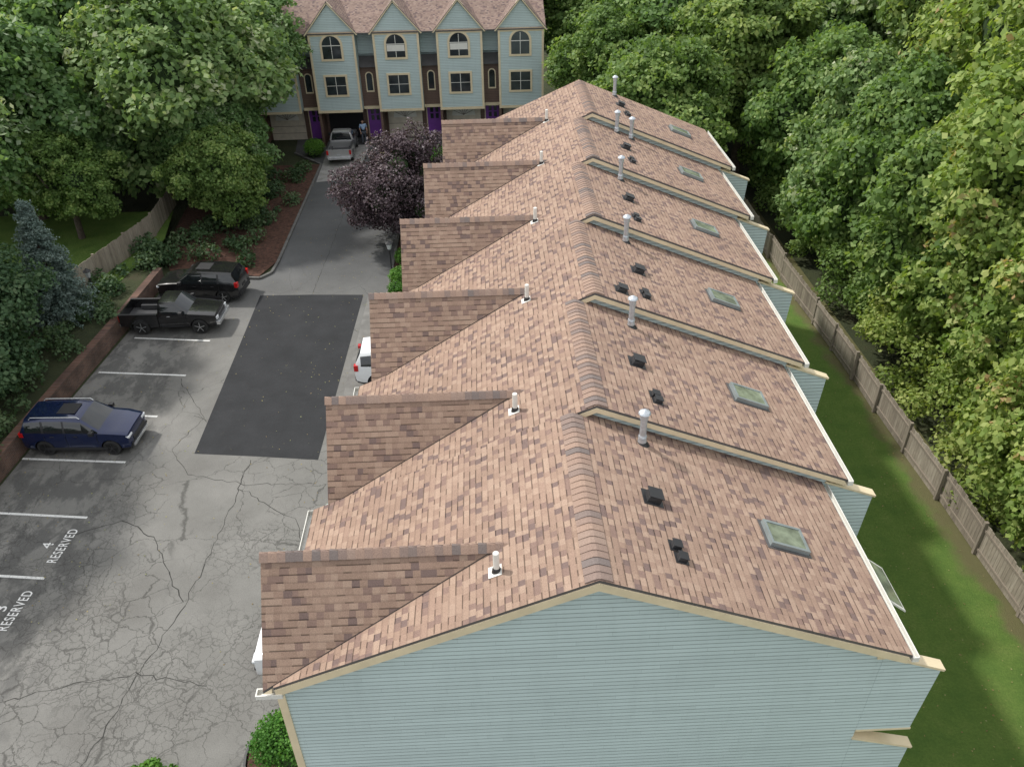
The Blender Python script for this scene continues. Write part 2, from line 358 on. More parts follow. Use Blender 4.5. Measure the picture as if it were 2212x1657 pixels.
mesh('mulch_bed',[(-16.5,38.5,.07),(-13.8,39.1,.07),(-12.0,38.35,.07),(-11.4,40,.07),(-11.35,55,.07),(-19,55,.07),(-18,42,.07)],[tuple(range(7))],m_mulch)
mesh('mulch_bed',[(-5,46.8,.07),(-5,36.1,.07),(-1,35.5,.07),(0,50,.07)],[(0,1,2,3)],m_mulch)
mb=MB()
W=[(-18.9,14),(-18.15,22.8),(-17.75,28),(-17.2,34),(-16.9,38.2)]
for a,b in zip(W[:-1],W[1:]):
    mb.beam((*a,.4),(*b,.4),.3,.8); mb.beam((*a,.83),(*b,.83),.36,.055)
mb.build('brick_retaining_wall',[m_brick])
mesh('raised_bed',[(-19,14,.7),(-18.2,22.8,.7),(-17.85,28,.7),(-17.3,34,.7),(-17.0,38.3,.7),(-30,38.3,.7),(-40,14,.7)],[tuple(range(7))],m_ground)
# ---------------------------------------------------------------- fences
def fence(name,pts,h,z0=0.,bw=.14):
    mb=MB(); acc=0
    for a,b in zip(pts[:-1],pts[1:]):
        a=Vector((*a,0));b=Vector((*b,0));L=(b-a).length;d=(b-a)/L;nrm=Vector((-d.y,d.x,0))
        np_=max(1,round(L/2.4))
        for k in range(np_):
            dz=random.uniform(-.05,.05); ll=L/np_; off=random.uniform(-.08,.08)
            p0=a+d*k*ll; t0=random.uniform(.25,.8)
            X=lambda x,y,z:tuple(p0+d*x+nrm*(y+off*(x/ll))+Vector((0,0,z+dz)))
            nb=int(ll/bw)
            for j in range(nb):
                mb.box((j*ll/nb+.004,0,z0+.04),((j+1)*ll/nb-.006,.02,z0+h+random.uniform(-.03,.03)),0,min(1,max(0,t0+random.uniform(-.3,.3))),X)
            for zz in (.25,h-.25): mb.box((0,.02,z0+zz),(ll,.06,z0+zz+.08),0,.3,X)
            mb.box((-.05,-.03,z0),(.05,.09,z0+h+.06),0,.45,X)
    return mb.build(name,[m_wood],tint=True,recalc=False)
fence('wooden_fence',[(15.25,6),(15.2,15),(15.0,25),(14.9,34),(14.9,48)],1.3)
fence('wooden_fence',[(-20.2,35.0),(-18.4,42.5),(-18.6,47)],1.3,.7)
# ---------------------------------------------------------------- townhouse row
H0=19.5; L=4.355; Y1=8.54
row=empty('townhouse_row')
SL=.428; SR=.407
pv=[.9,.85,1.0,1.2,1.35,1.3]
for i in range(6):
    xp=1.546+.506*i; y0=Y1+L*i; R=9.73+.145*i; y1=y0+L
    Lz=lambda dx:R-SL*dx
    Rz=lambda dx:R-SR*dx
    ye=.14 if i<5 else .2
    roofslab('roof_right_%d'%i,[(xp,y0,R),(xp+5.56,y0,Rz(5.56)),(xp+5.56,y1+ye,Rz(5.56)),(xp,y1+ye,R)],(0,1,0),(-1,0,SR),row,org=(xp+5.56,i*3.3,Rz(5.56)))
    roofslab('roof_left_%d'%i,[(xp-5.49,y0,Lz(5.49)),(xp-.001,y0,R-.001),(xp-.001,y1+(0.2 if i==5 else -.002),R-.001),(xp-5.49,y1+(0.2 if i==5 else -.002),Lz(5.49))],(0,1,0),(1,0,SL),row,org=(xp-5.49,i*2.7,Lz(5.49)))
    ridgecaps('ridge_caps_%d'%i,(xp,y0+.02,R+.005),(xp,y1-.02,R+.005),.23,SL,SR,row)
    mb=MB()
    mb.prism([(xp-5.25,0),(xp+5.15,0),(xp+5.15,Rz(5.15)-.09),(xp,R-.09),(xp-5.25,Lz(5.25)-.09)],y0+.13,y1+.125,0)
    if i==0: mb.prism([(xp-5.49,0),(xp-5.251,0),(xp-5.251,2.499),(xp-5.49,2.499)],y0+.13,y0+.3,0)
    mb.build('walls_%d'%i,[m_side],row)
    mb=MB()
    def rake(xa,za,xb,zb_,h,y,t,mi=0):
        mb.add([(xa,y,za),(xb,y,zb_),(xb,y,zb_-h),(xa,y,za-h),(xa,y+t,za),(xb,y+t,zb_),(xb,y+t,zb_-h),(xa,y+t,za-h)],[(0,1,2,3),(7,6,5,4),(0,4,5,1),(1,5,6,2),(2,6,7,3),(3,7,4,0)],mi)
    hr_=.17 if i==0 else .11
    rake(xp,R-.06,xp+5.5,Rz(5.5)-.06,hr_,y0-.02,.03); rake(xp-5.47,Lz(5.47)-.06,xp,R-.06,hr_,y0-.02,.03)
    rake(xp,R-.072,xp+5.5,Rz(5.5)-.072,.04,y0+.012,.11); rake(xp-5.47,Lz(5.47)-.072,xp,R-.072,.04,y0+.012,.11)
    gx=xp+5.565; gz=Rz(5.56)
    mb.box((gx,y0-.02,gz-.15),(gx+.1,y1+.1,gz-.13),1); mb.box((gx+.1,y0-.02,gz-.15),(gx+.115,y1+.1,gz-.02),1); mb.box((gx-.0,y0-.02,gz-.13),(gx+.012,y1+.1,gz-.02),1)
    mb.box((gx,y0-.032,gz-.15),(gx+.115,y0-.02,gz-.03),1)
    mb.box((xp+5.15,y0+.13,gz-.17),(gx-.003,y1,gz-.155),0)
    lx=xp-5.5; lz=Lz(5.49)
    mb.box((lx-.1,y0+2.95,lz-.15),(lx,y1,lz-.13),1); mb.box((lx-.115,y0+2.95,lz-.15),(lx-.1,y1,lz-.02),1)
    mb.box((lx-.1,y1-.012,lz-.13),(lx,y1,lz-.02),1); mb.box((lx-.1,y0+2.95,lz-.13),(lx,y0+2.962,lz-.02),1)
    mb.box((xp-5.47,y0+2.85,lz-.19),(xp-5.25,y1,lz-.165),0)
    mb.build('trim_%d'%i,[m_cream,m_white],row)
    mb=MB(); mb.beam((xp-5.45,y0+.0,Lz(5.45)+.02),(xp-.5,y0,Lz(.5)+.02),.05,.05); 
    if i>0: mb.build('flashing_%d'%i,[m_flash],row)
    zr=R-.60; dxv=.60/SL+.02; yr=y0+1.45; xf=xp-5.67; zf=R-SL*5.67+.02; lift=.02
    A=(xf,yr,zr+lift);B=(xf,y0-.02,zf);C=(xp-dxv,yr,zr+lift);D=(xf,y0+2.92,zf)
    s1=(zr-zf)/1.47
    roofslab('gable_near_%d'%i,[A,B,C],(1,0,0),(0,1,s1),row,m_shg,org=(i*1.7,y0,zf),th=.06)
    roofslab('gable_far_%d'%i,[A,C,D],(1,0,0),(0,-1,s1),row,m_shg,org=(i*2.1,y0+2.9,zf),th=.06)
    ridgecaps('gable_caps_%d'%i,(xf-.02,yr,zr+lift+.0),(xp-dxv+.12,yr,zr+lift+.0),.13,s1*.85,s1*.85,row,hh=.03)
    mb=MB()
    mb.prism([(y0+.13,2.5),(y0+2.8,2.5),(y0+2.8,zf-.0),(y0+1.45,zr-.1),(y0+.13,zf-.0)],xp-5.49,xp-5.251,0,'x')
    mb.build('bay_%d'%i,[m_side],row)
    mb=MB()
    mb.beam((xf+.06,y0+.02,zf-.12),(xf+.06,yr,zr-.12),.03,.14,0,Vector((1,0,0))); mb.beam((xf+.06,y0+2.88,zf-.12),(xf+.06,yr,zr-.12),.03,.14,0,Vector((1,0,0)))
    xw=xp-5.49
    for (za,zb2) in ((3.3,4.6),(5.4,6.9)):
        mb.box((xw-.05,y0+.85,za-.1),(xw-.004,y0+2.05,zb2+.1),0); mb.box((xw-.06,y0+.95,za),(xw-.052,y0+1.95,zb2),1)
        mb.box((xw-.07,y0+1.43,za),(xw-.062,y0+1.47,zb2),0); mb.box((xw-.07,y0+.95,(za+zb2)/2-.02),(xw-.0625,y0+1.42,(za+zb2)/2+.02),0)
    xg=xp-5.25
    mb.box((xg-.03,y0+.35,.02),(xg-.004,y0+2.7,2.2),2)
    for kk in range(1,4): mb.box((xg-.036,y0+.4,kk*.55),(xg-.031,y0+2.65,kk*.55+.02),1)
    mb.box((xg-.03,y0+3.1,.02),(xg-.004,y0+4.0,2.1),3); mb.box((xg-.04,y0+3.3,3.3),(xg-.004,y0+3.8,4.8),1)
    mb.build('front_details_%d'%i,[m_cream,m_glass,m_garage,m_purple],row)
    mb=MB()
    for poly in ([(5.155,7.30-9.73),(6.3,6.82-9.73),(6.2,5.0-9.73),(5.155,5.05-9.73)],[(5.155,4.78-9.73),(6.35,4.38-9.73),(6.3,2.4-9.73),(5.155,2.4-9.73)]):
        P=[(xp+a,R+b) for a,b in poly]
        mb.prism(P,y0+.131,y0+.28,0)
        mb.beam((P[0][0]-.02,y0+.205,P[0][1]+.025),(P[1][0]+.05,y0+.205,P[1][1]+.02),.22,.05,1)
        mb.box((P[3][0],y0+.12,P[3][1]-.05),(P[2][0]+.02,y0+.29,P[3][1]-.052+.05),1)
    mb.box((xp+5.155,y0+.3,4.85),(xp+6.1,y1+.1,5.0),1)
    for (za,zb2) in ((5.2,7.0),(2.5,4.5)):
        mb.box((xp+5.155,y0+.9,za-.08),(xp+5.19,y0+3.4,zb2+.05),1); mb.box((xp+5.195,y0+1.0,za),(xp+5.2,y0+3.3,zb2),2)
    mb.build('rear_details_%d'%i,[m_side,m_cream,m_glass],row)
    def onR(dx,dy,dz=0): return Vector((xp+dx,y0+dy,Rz(dx)+dz))
    nR=Vector((SR,0,1)).normalized(); tR=Vector((1,0,-SR)).normalized()
    def loc(dx,dy):
        o=onR(dx,dy); return lambda a,b,c:tuple(o+tR*a+Vector((0,1,0))*b+nR*c)
    def boxvent(dx,dy,s,name):
        X=loc(dx,dy); mb=MB()
        mb.box((-s*.75,-s*.75,.0),(s*.75,s*.75,.012),0,X=X)
        lo=[(-s*.5,-s*.5,.012),(s*.5,-s*.5,.012),(s*.5,s*.5,.012),(-s*.5,s*.5,.012)]
        hi=[(-s*.42,-s*.42,s*.35),(s*.5,-s*.46,s*.5),(s*.5,s*.46,s*.5),(-s*.42,s*.42,s*.35)]
        mb.add([X(*p) for p in lo+hi],[(4,5,6,7),(0,1,5,4),(1,2,6,5),(2,3,7,6),(3,0,4,7)])
        mb.box((-s*.5,-s*.55,s*.5),(s*.6,s*.55,s*.56),0,X=X)
        bevel(mb.build(name,[m_black],row),.006)
    bv=[(1.3,2.35),(1.2,2.2),(1.45,2.2),(1.4,2.4),(1.5,2.5),(1.5,2.8)][i]
    boxvent(*bv,.27,'box_vent_%d'%i)
    sm=[[(1.5,1.22),(1.55,.95)],[(1.4,1.05),(1.42,.85)],[(.75,.65),(1.4,.95),(1.42,.75)],[(1.4,1.05),(1.42,.8)],[(1.5,1.3),(1.52,1.05)],[(1.6,1.85),(1.62,1.6)]][i]
    for k,(a,b_) in enumerate(sm): boxvent(a,b_,.17 if i!=2 or k else .24,'small_vent_%d_%d'%(i,k))
    def flue(dx,dy,h,name,r=.07):
        o=onR(dx,dy); mb=MB()
        mb.tube([o+Vector((0,0,z)) for z in (-.05,.14,.145,h*.8,h*.8+.001)],[r*1.5,r*1.15,r,r,r],14,0)
        mb.tube([o+Vector((0,0,z)) for z in (h*.78,h*.8,h*.95)],[r*1.25,r*1.25,r*1.25],14,0)
        mb.tube([o+Vector((0,0,z)) for z in (h*.95,h*.96,h*1.0,h*1.06)],[r*1.7,r*1.8,r*1.5,r*.4],14,0)
        mb.tube([o+Vector((0,0,z)) for z in (.16,.2)],[r*1.3,r*1.1],14,0)
        mb.build(name,[m_galv],row,smooth=False)
        mb=MB(); mb.tube([o+Vector((0,0,-.06)),o+Vector((0,0,.05))],[r*2.3,r*1.3],14); mb.build(name+'_boot',[m_black],row)
    fl=[[(1.4,4.0)],[(1.35,3.9)],[(1.4,4.0)],[(1.4,4.05)],[(1.95,4.0),(1.42,4.15)],[(1.45,4.1)]][i]
    for k,(a,b_) in enumerate(fl): flue(a,b_,.78,'flue_pipe_%d_%d'%(i,k))
    o=Vector((xp-1.6,y0+pv[i],Lz(1.6))); mb=MB()
    mb.tube([o+Vector((0,0,z)) for z in (0,.43,.44)],[.055,.055,.045],14,0); mb.build('plumbing_vent_%d'%i,[m_white],row,smooth=False)
    mb=MB(); mb.tube([o+Vector((0,0,z)) for z in (-.04,.07,.09)],[.09,.07,.057],14,1)
    tl=Vector((1,0,SL)).normalized(); nl=Vector((-SL,0,1)).normalized()
    mb.box((-.15,-.12,.004),(.1,.12,.012),0,X=lambda a,b,c:tuple(o+tl*a+Vector((0,1,0))*b+nl*c)); mb.build('vent_flashing_%d'%i,[m_white,m_black],row)
    X=loc(3.88,2.2); mb=MB(); a=.42;c=.31;t=.055
    for q in (((-a,-c,0),(a,-c+t,.10)),((-a,c-t,0),(a,c,.10)),((-a,-c+t,0),(-a+t,c-t,.10)),((a-t,-c+t,0),(a,c-t,.10))): mb.box(*q,mi=0,X=X)
    mb.box((-a-.06,-c-.06,.003),(a+.06,c+.06,.012),2,X=X)
    mb.box((-a+t,-c+t,.02),(a-t,c-t,.085),1,X=X)
    mb.build('skylight_%d'%i,[m_skyf,m_skyg,m_flash],row)
mb=MB(); xp=1.546
mb.box((xp-5.52,Y1+.10,0),(xp-5.38,Y1+.128,7.25),0); mb.box((xp-5.52,Y1+.128,0),(xp-5.492,Y1+.25,7.25),0)
mb.box((xp+5.03,Y1+.10,5.05+2.2),(xp+5.17,Y1+.127,7.42),0)
mb.box((xp-5.8,Y1-.02,7.12),(xp-5.36,Y1+.1,7.14),1); mb.box((xp-5.8,Y1-.04,7.12),(xp-5.36,Y1-.02,7.22),1); mb.box((xp-5.8,Y1+.1,7.12),(xp-5.36,Y1+.12,7.22),1); mb.box((xp-5.82,Y1-.04,7.12),(xp-5.8,Y1+.12,7.22),1)
mb.build('corner_trim',[m_cream,m_white],row)
mb=MB()
mb.box((7.36,10.0,0),(7.80,11.1,.04),0,X=lambda x,y,z:(x,y,7.12-.8*(x-7.36)+z)); mb.box((7.40,10.06,.04),(7.76,11.04,.05),1,X=lambda x,y,z:(x,y,7.12-.8*(x-7.36)+z))
mb.build('awning_window',[m_white,m_skyg],row)
# ---------------------------------------------------------------- townhouse at the back
back=empty('townhouse_block')
YF=58.7
def arch(cx,z0,w,hs,n=14):
    r=w/2; return [(cx-r,z0),(cx+r,z0)]+[(cx+r*math.cos(t*math.pi/n),hs+r*math.sin(t*math.pi/n)) for t in range(n+1)]
mb=MB()  # 0 blue 1 cream 2 glass 3 brown 4 purple 5 garage 6 dark 7 white
xs=[-20.2,-15.9,-11.6,-7.25,-2.95,1.25]
mb.box((-24.5,YF+1.6,2.5),(4.25,YF+11,7.75),0)
mb.box((-24.5,YF+2.0,0),(4.25,YF+11,2.5),3)
for k,x in enumerate(xs):
    w=3.1; xc=x+w/2
    mb.box((x,YF,2.5),(x+w,YF+1.6,7.72),0)
    for xx in (x-.02,x+w-.13): mb.box((xx,YF-.035,2.45),(xx+.15,YF-.002,7.7),1)
    mb.box((x+.13,YF-.03,2.45),(x+w-.13,YF-.002,2.62),1); mb.box((x+.13,YF-.03,7.55),(x+w-.13,YF-.002,7.7),1)
    zp=9.65
    mb.prism([(x-.05,7.722),(x+w+.05,7.722),(xc,zp-.15)],YF+.05,YF+.3,0)
    for sx in (-1,1):
        mb.beam((xc+sx*(w/2+.22),YF-.03,7.62),(xc,YF-.03,zp),.1,.17,1,Vector((0,1,0)))
    mb.box((x-.1,YF-.06,7.7),(x+w+.1,YF+.04,7.78),1)
    wc=xc-.05
    mb.prism(arch(wc,5.95,1.55,6.95),YF-.05,YF-.003,1); mb.prism(arch(wc,6.1,1.25,6.95),YF-.06,YF-.051,2)
    mb.box((wc-.62,YF-.07,6.93),(wc+.62,YF-.061,6.98),7); mb.box((wc-.02,YF-.07,6.1),(wc+.02,YF-.0611,6.92),7)
    mb.box((wc-.02,YF-.07,6.99),(wc+.02,YF-.0611,7.5),7)
    if k in (3,4): mb.box((wc-.6,YF-.068,6.5),(wc+.6,YF-.0612,6.9),7)
    mb.box((wc-.82,YF-.05,3.55),(wc+.82,YF-.003,5.05),1); mb.box((wc-.68,YF-.06,3.7),(wc+.68,YF-.051,4.92),2)
    mb.box((wc-.02,YF-.07,3.7),(wc+.02,YF-.061,4.92),7); mb.box((wc-.68,YF-.068,4.3),(wc+.68,YF-.0611,4.33),7)
    rx0=x+w; rx1=rx0+1.22
    if k<5:
        mb.box((rx0,YF+.9,2.5),(rx1,YF+1.6,5.35),3)
        mb.box((rx0,YF+1.3,6.1),(rx1,YF+1.598,7.72),0)
        pr=[(YF+.55,5.35),(YF+1.3,5.95),(YF+1.3,5.35)]
        mb.prism(pr,rx0,rx1,8,'x')
        c=(rx0+rx1)/2
        mb.prism(arch(c,3.6,.55,4.7),YF+.86,YF+.897,1); mb.prism(arch(c,3.7,.4,4.7),YF+.85,YF+.859,2)
        mb.box((rx0+.02,YF+.82,2.42),(rx1-.02,YF+.9,2.62),1)
        mb.box((c-.52,YF+1.93,.05),(c+.52,YF+1.995,2.25),4); mb.box((c-.6,YF+1.96,.02),(c-.521,YF+2.0,2.35),1); mb.box((c+.521,YF+1.96,.02),(c+.6,YF+2.0,2.35),1)
        for zz in (1.3,1.75):
            for sx in (-.3,.08): mb.box((c+sx,YF+1.915,zz),(c+sx+.22,YF+1.928,zz+.35),2)
    gd=6 if k==2 else 5
    if gd==5:
        mb.box((x+.3,YF+1.9,.02),(x+w-.3,YF+1.995,2.2),5)
        mb.prism(arch(xc,1.45,1.7,1.5),YF+1.88,YF+1.899,7)
        for t in range(1,7):
            a=t*math.pi/7; mb.beam((xc,YF+1.875,1.5),(xc+.8*math.cos(a),YF+1.875,1.5+.8*math.sin(a)),.02,.05,3,Vector((0,1,0)))
        for zz in (.5,1.0): mb.box((x+.32,YF+1.89,zz),(x+w-.32,YF+1.898,zz+.025),3)
    else:
        mb.box((x+.3,YF+1.93,.02),(x+w-.3,YF+1.995,2.25),6)  # flat dark panel painted as the shade inside the open garage
    mb.box((x-.05,YF+.1,0),(x+.12,YF+1.9,2.48),3)
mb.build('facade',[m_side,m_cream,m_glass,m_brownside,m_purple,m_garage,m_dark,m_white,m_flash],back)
s=.43
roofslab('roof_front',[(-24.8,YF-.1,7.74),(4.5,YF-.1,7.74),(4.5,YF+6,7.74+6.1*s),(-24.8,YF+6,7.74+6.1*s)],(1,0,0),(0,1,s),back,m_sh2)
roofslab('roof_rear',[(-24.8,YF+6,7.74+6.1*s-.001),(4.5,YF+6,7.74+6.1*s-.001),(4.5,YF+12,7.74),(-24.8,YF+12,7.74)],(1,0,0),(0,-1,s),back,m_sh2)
for k,x in enumerate(xs):
    xc=x+1.55; zp=9.72; yb=YF+(zp-7.74)/s; zb_=7.72
    A=(xc,YF-.12,zp);B=(x-.22,YF-.12,zb_);C=(xc,yb,zp);D=(x+3.32,YF-.12,zb_)
    sl=(zp-zb_)/1.77
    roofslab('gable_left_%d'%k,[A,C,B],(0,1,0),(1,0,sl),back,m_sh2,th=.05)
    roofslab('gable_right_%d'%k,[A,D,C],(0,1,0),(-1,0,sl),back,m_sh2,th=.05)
# ---------------------------------------------------------------- lamps
m_frost=simple('frosted',(.45,.47,.48),.3)
def lamp(x,y,z=0.,h=1.75):
    e=empty('lantern_post',(x,y,z)); mb=MB()
    mb.tube([(0,0,0),(0,0,.1),(0,0,.12),(0,0,h)],[.07,.07,.035,.035],10); mb.build('post',[m_black],e)
    mb=MB(); mb.tube([(0,0,h),(0,0,h+.3)],[.09,.15],6,0); mb.build('lantern_glass',[m_frost],e)
    mb=MB(); mb.tube([(0,0,h+.3),(0,0,h+.32),(0,0,h+.42),(0,0,h+.46)],[.2,.2,.06,.03],6); mb.build('lantern_cap',[m_black],e)
lamp(-4.95,37.6); lamp(-19.0,35.3,.7,1.2)
# ---------------------------------------------------------------- foliage
def leafmesh(name,P,N,size,tint,mat):
    n=len(P); r=rs.randn(n,3); t=np.cross(N,r); t/=np.linalg.norm(t,axis=1)[:,None]+1e-9; b=np.cross(N,t)
    s=size[:,None]
    V=np.stack([P+t*s, P+b*s*.66+t*s*.1-N*s*.14, P-t*s*.8, P-b*s*.66+t*s*.1-N*s*.14],1).reshape(-1,3)
    me=bpy.data.meshes.new(name); me.vertices.add(4*n); me.vertices.foreach_set('co',V.astype(np.float32).ravel())
    me.loops.add(4*n); me.loops.foreach_set('vertex_index',np.arange(4*n,dtype=np.int32))
    me.polygons.add(n); me.polygons.foreach_set('loop_start',np.arange(0,4*n,4,dtype=np.int32))
    try: me.polygons.foreach_set('loop_total',np.full(n,4,dtype=np.int32))
    except Exception: pass
    me.update(calc_edges=True)
    a=me.attributes.new('tint','FLOAT','FACE'); a.data.foreach_set('value',np.clip(tint,0,1).astype(np.float32))
    me.materials.append(mat); return me
def unit(v): return v/(np.linalg.norm(v,axis=-1,keepdims=True)+1e-9)
def crown(name,R,nl,ncl,lpc,ls,mat,crad=.6):
    R=np.array(R,float)
    d=unit(rs.randn(nl,3)); d[:,2]*=.9
    lc=d*R*rs.uniform(.42,.76,(nl,1)); lr=rs.uniform(.18,.40,nl)*R.mean()
    lc=np.vstack([lc,[[0,0,R[2]*.3]],[[0,0,-R[2]*.2]]]); lr=np.append(lr,[.5*R.mean(),.55*R.mean()])
    C=[];tries=0
    # the two big central lobes get no more clusters than the many small outer ones need
    wts=lr**1.6; wts/=wts.sum()
    while len(C)<ncl and tries<ncl*30:
        tries+=1; k=rs.choice(len(lc),p=wts); d=unit(rs.randn(3)); p=lc[k]+d*lr[k]*rs.uniform(.8,1.22)*np.array([1,1,.9])
        dd=np.linalg.norm((p-lc),axis=1)/lr
        if (dd<.7).sum()>0: continue
        C.append((p,d))
    P=[];N=[];T=[]
    for p,d in C:
        cr=crad*rs.uniform(.4,1.4); m=int(lpc*(cr/crad)**1.7)+8
        q=unit(rs.randn(m,3)+d*.4+np.array([0,0,.4])); rad=cr*rs.uniform(.2,1.15,(m,1))**.7
        st=rs.uniform(.8,1.4,3)*np.array([1,1,.6])
        pts=p+q*rad*st
        pts[:,2]-=.25*((q[:,:2]**2).sum(1))*rad[:,0]
        nn=unit(q*.45+np.array([0,0,.45])+d*.35+rs.randn(m,3)*.6)
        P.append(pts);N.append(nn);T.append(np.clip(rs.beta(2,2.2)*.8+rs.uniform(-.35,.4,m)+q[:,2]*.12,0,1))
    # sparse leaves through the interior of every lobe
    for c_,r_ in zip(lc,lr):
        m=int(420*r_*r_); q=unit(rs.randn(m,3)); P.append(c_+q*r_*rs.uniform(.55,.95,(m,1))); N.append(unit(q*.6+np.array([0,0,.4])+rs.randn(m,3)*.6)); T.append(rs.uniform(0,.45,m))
    P=np.vstack(P);N=np.vstack(N);T=np.concatenate(T)
    return leafmesh(name,P,N,rs.uniform(.6,1.3,len(P))*ls,T,mat),(lc,lr)
def core(name,lobes,f=.5):  # dark balls added inside the foliage to block light and deepen its shade
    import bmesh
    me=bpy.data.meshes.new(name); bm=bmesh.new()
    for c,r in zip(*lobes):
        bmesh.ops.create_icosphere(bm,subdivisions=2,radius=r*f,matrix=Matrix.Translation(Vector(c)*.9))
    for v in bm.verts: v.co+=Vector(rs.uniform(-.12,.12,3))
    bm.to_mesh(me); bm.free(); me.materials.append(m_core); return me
def trunkmesh(name,h,r,R):
    mb=MB(); mb.tube([(0,0,-.2),(0,0,.4),(.1,.05,h*.5),(0,.1,h)],[r*1.5,r,r*.8,r*.45],10)
    for k in range(6):
        a=k*1.05+rs.uniform(0,.5); z=h*rs.uniform(.45,.9); e=Vector((math.cos(a)*R*.6,math.sin(a)*R*.6,h+rs.uniform(-.5,1.5)))
        mb.tube([(0,0,z),Vector((0,0,z)).lerp(e,.5)+Vector((0,0,-.2)),e],[r*.45,r*.3,r*.1],7)
    o=mb.build(name,[m_bark],recalc=False); me=o.data; bpy.data.objects.remove(o); return me
LIB={}
def lib(key,mat,n,R=(4,4,3.9),nl=26,ncl=400,lpc=88,ls=.13,crad=.56):
    LIB[key]=[]
    for k in range(n):
        cm,lb=crown('crown_'+key,R,nl,ncl,lpc,ls,mat,crad); LIB[key].append((cm,core('core_'+key,lb)))
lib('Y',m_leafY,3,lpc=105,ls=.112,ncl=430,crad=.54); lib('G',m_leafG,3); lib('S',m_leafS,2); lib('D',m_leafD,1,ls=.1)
TR=trunkmesh('trunk',6,.28,3.5)
def tree(name,x,y,zc,r,key,k=None,rz=None,sz=1.,z0=0.,parent=None):
    cm,co=LIB[key][k if k is not None else rs.randint(len(LIB[key]))]
    e=empty(name,(x,y,z0)) if parent is None else parent
    s=r/4; rz=rs.uniform(0,6.28) if rz is None else rz
    off=(0,0,zc-z0) if parent is None else (x,y,zc)
    for nm,me in (('crown',cm),('shade_core',co)):
        o=bpy.data.objects.new(nm,me); o.location=off; o.rotation_euler=(0,0,rz); o.scale=(s,s,s*sz); link(o,e)
    t=bpy.data.objects.new('trunk',TR); t.location=(off[0],off[1],0); t.scale=(s,s,max(.2,(zc-z0)/6)); link(t,e)
    return e
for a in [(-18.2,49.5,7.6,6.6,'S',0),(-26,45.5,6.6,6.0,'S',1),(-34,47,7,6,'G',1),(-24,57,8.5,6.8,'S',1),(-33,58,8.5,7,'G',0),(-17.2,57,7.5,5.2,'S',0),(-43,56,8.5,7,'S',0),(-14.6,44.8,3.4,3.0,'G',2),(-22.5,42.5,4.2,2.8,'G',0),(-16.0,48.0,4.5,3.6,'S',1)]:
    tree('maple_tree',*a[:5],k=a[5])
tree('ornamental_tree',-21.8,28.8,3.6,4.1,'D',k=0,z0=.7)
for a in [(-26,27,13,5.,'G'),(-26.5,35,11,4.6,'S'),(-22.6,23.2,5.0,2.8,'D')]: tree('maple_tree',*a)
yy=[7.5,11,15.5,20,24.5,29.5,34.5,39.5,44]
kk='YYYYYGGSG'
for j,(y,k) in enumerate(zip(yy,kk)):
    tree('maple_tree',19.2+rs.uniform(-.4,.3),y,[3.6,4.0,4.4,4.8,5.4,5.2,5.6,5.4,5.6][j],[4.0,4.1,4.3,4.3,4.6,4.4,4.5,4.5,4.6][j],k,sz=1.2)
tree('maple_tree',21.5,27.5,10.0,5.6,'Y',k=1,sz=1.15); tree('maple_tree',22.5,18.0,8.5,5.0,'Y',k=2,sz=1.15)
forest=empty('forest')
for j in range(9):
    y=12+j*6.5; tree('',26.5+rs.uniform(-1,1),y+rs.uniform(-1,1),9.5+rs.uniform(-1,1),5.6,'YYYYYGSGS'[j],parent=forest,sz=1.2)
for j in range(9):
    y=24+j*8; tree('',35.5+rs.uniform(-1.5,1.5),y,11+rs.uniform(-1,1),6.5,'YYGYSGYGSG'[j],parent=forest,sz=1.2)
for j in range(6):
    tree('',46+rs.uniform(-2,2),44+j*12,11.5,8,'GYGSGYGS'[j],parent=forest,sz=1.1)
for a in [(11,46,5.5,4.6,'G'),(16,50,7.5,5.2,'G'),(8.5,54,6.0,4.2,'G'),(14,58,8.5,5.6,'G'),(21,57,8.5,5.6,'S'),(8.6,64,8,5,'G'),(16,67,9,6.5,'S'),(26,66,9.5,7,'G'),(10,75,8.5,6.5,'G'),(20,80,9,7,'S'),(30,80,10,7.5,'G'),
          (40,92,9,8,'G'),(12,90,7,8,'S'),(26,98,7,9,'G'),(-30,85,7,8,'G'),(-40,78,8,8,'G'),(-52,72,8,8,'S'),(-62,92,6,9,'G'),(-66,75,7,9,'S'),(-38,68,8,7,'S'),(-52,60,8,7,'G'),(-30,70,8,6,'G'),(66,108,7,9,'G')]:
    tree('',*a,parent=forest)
def shrubmesh(name,pts,ls,mat,lpc=140,crad=.5,parent=None):
    P=[];N=[];T=[]
    for (x,y,z,r) in pts:
        m=int(lpc*r*r*8); q=unit(rs.randn(m,3)+np.array([0,0,.35])); P.append(np.array([x,y,z])+q*r*rs.uniform(.55,1.12,(m,1))*np.array([1,1,.85])); N.append(unit(q*.6+np.array([0,0,.4])+rs.randn(m,3)*.6)); T.append(np.clip(rs.uniform(.2,.7)+rs.uniform(-.3,.3,m),0,1))
    P=np.vstack(P);N=np.vstack(N);T=np.concatenate(T); ok=P[:,2]>.02
    me=leafmesh(name,P[ok],N[ok],rs.uniform(.7,1.25,ok.sum())*ls,T[ok],mat)
    return link(bpy.data.objects.new(name,me),parent)
pts=[(15.95+rs.uniform(0,1.5),y+rs.uniform(-.5,.5),rs.uniform(.3,3.0),rs.uniform(.4,.95)) for y in np.arange(6,30,.36)]
shrubmesh('undergrowth',pts,.10,m_leafY,65)
pts=[(15.95+rs.uniform(0,1.5),y+rs.uniform(-.5,.5),rs.uniform(.3,2.6),rs.uniform(.4,.95)) for y in np.arange(30,50,.45)]
shrubmesh('undergrowth',pts,.11,m_leafG,60)
pts=[(rs.uniform(-18,-12),rs.uniform(39.6,54),rs.uniform(.1,.5),rs.uniform(.3,.7)) for _ in range(80)]
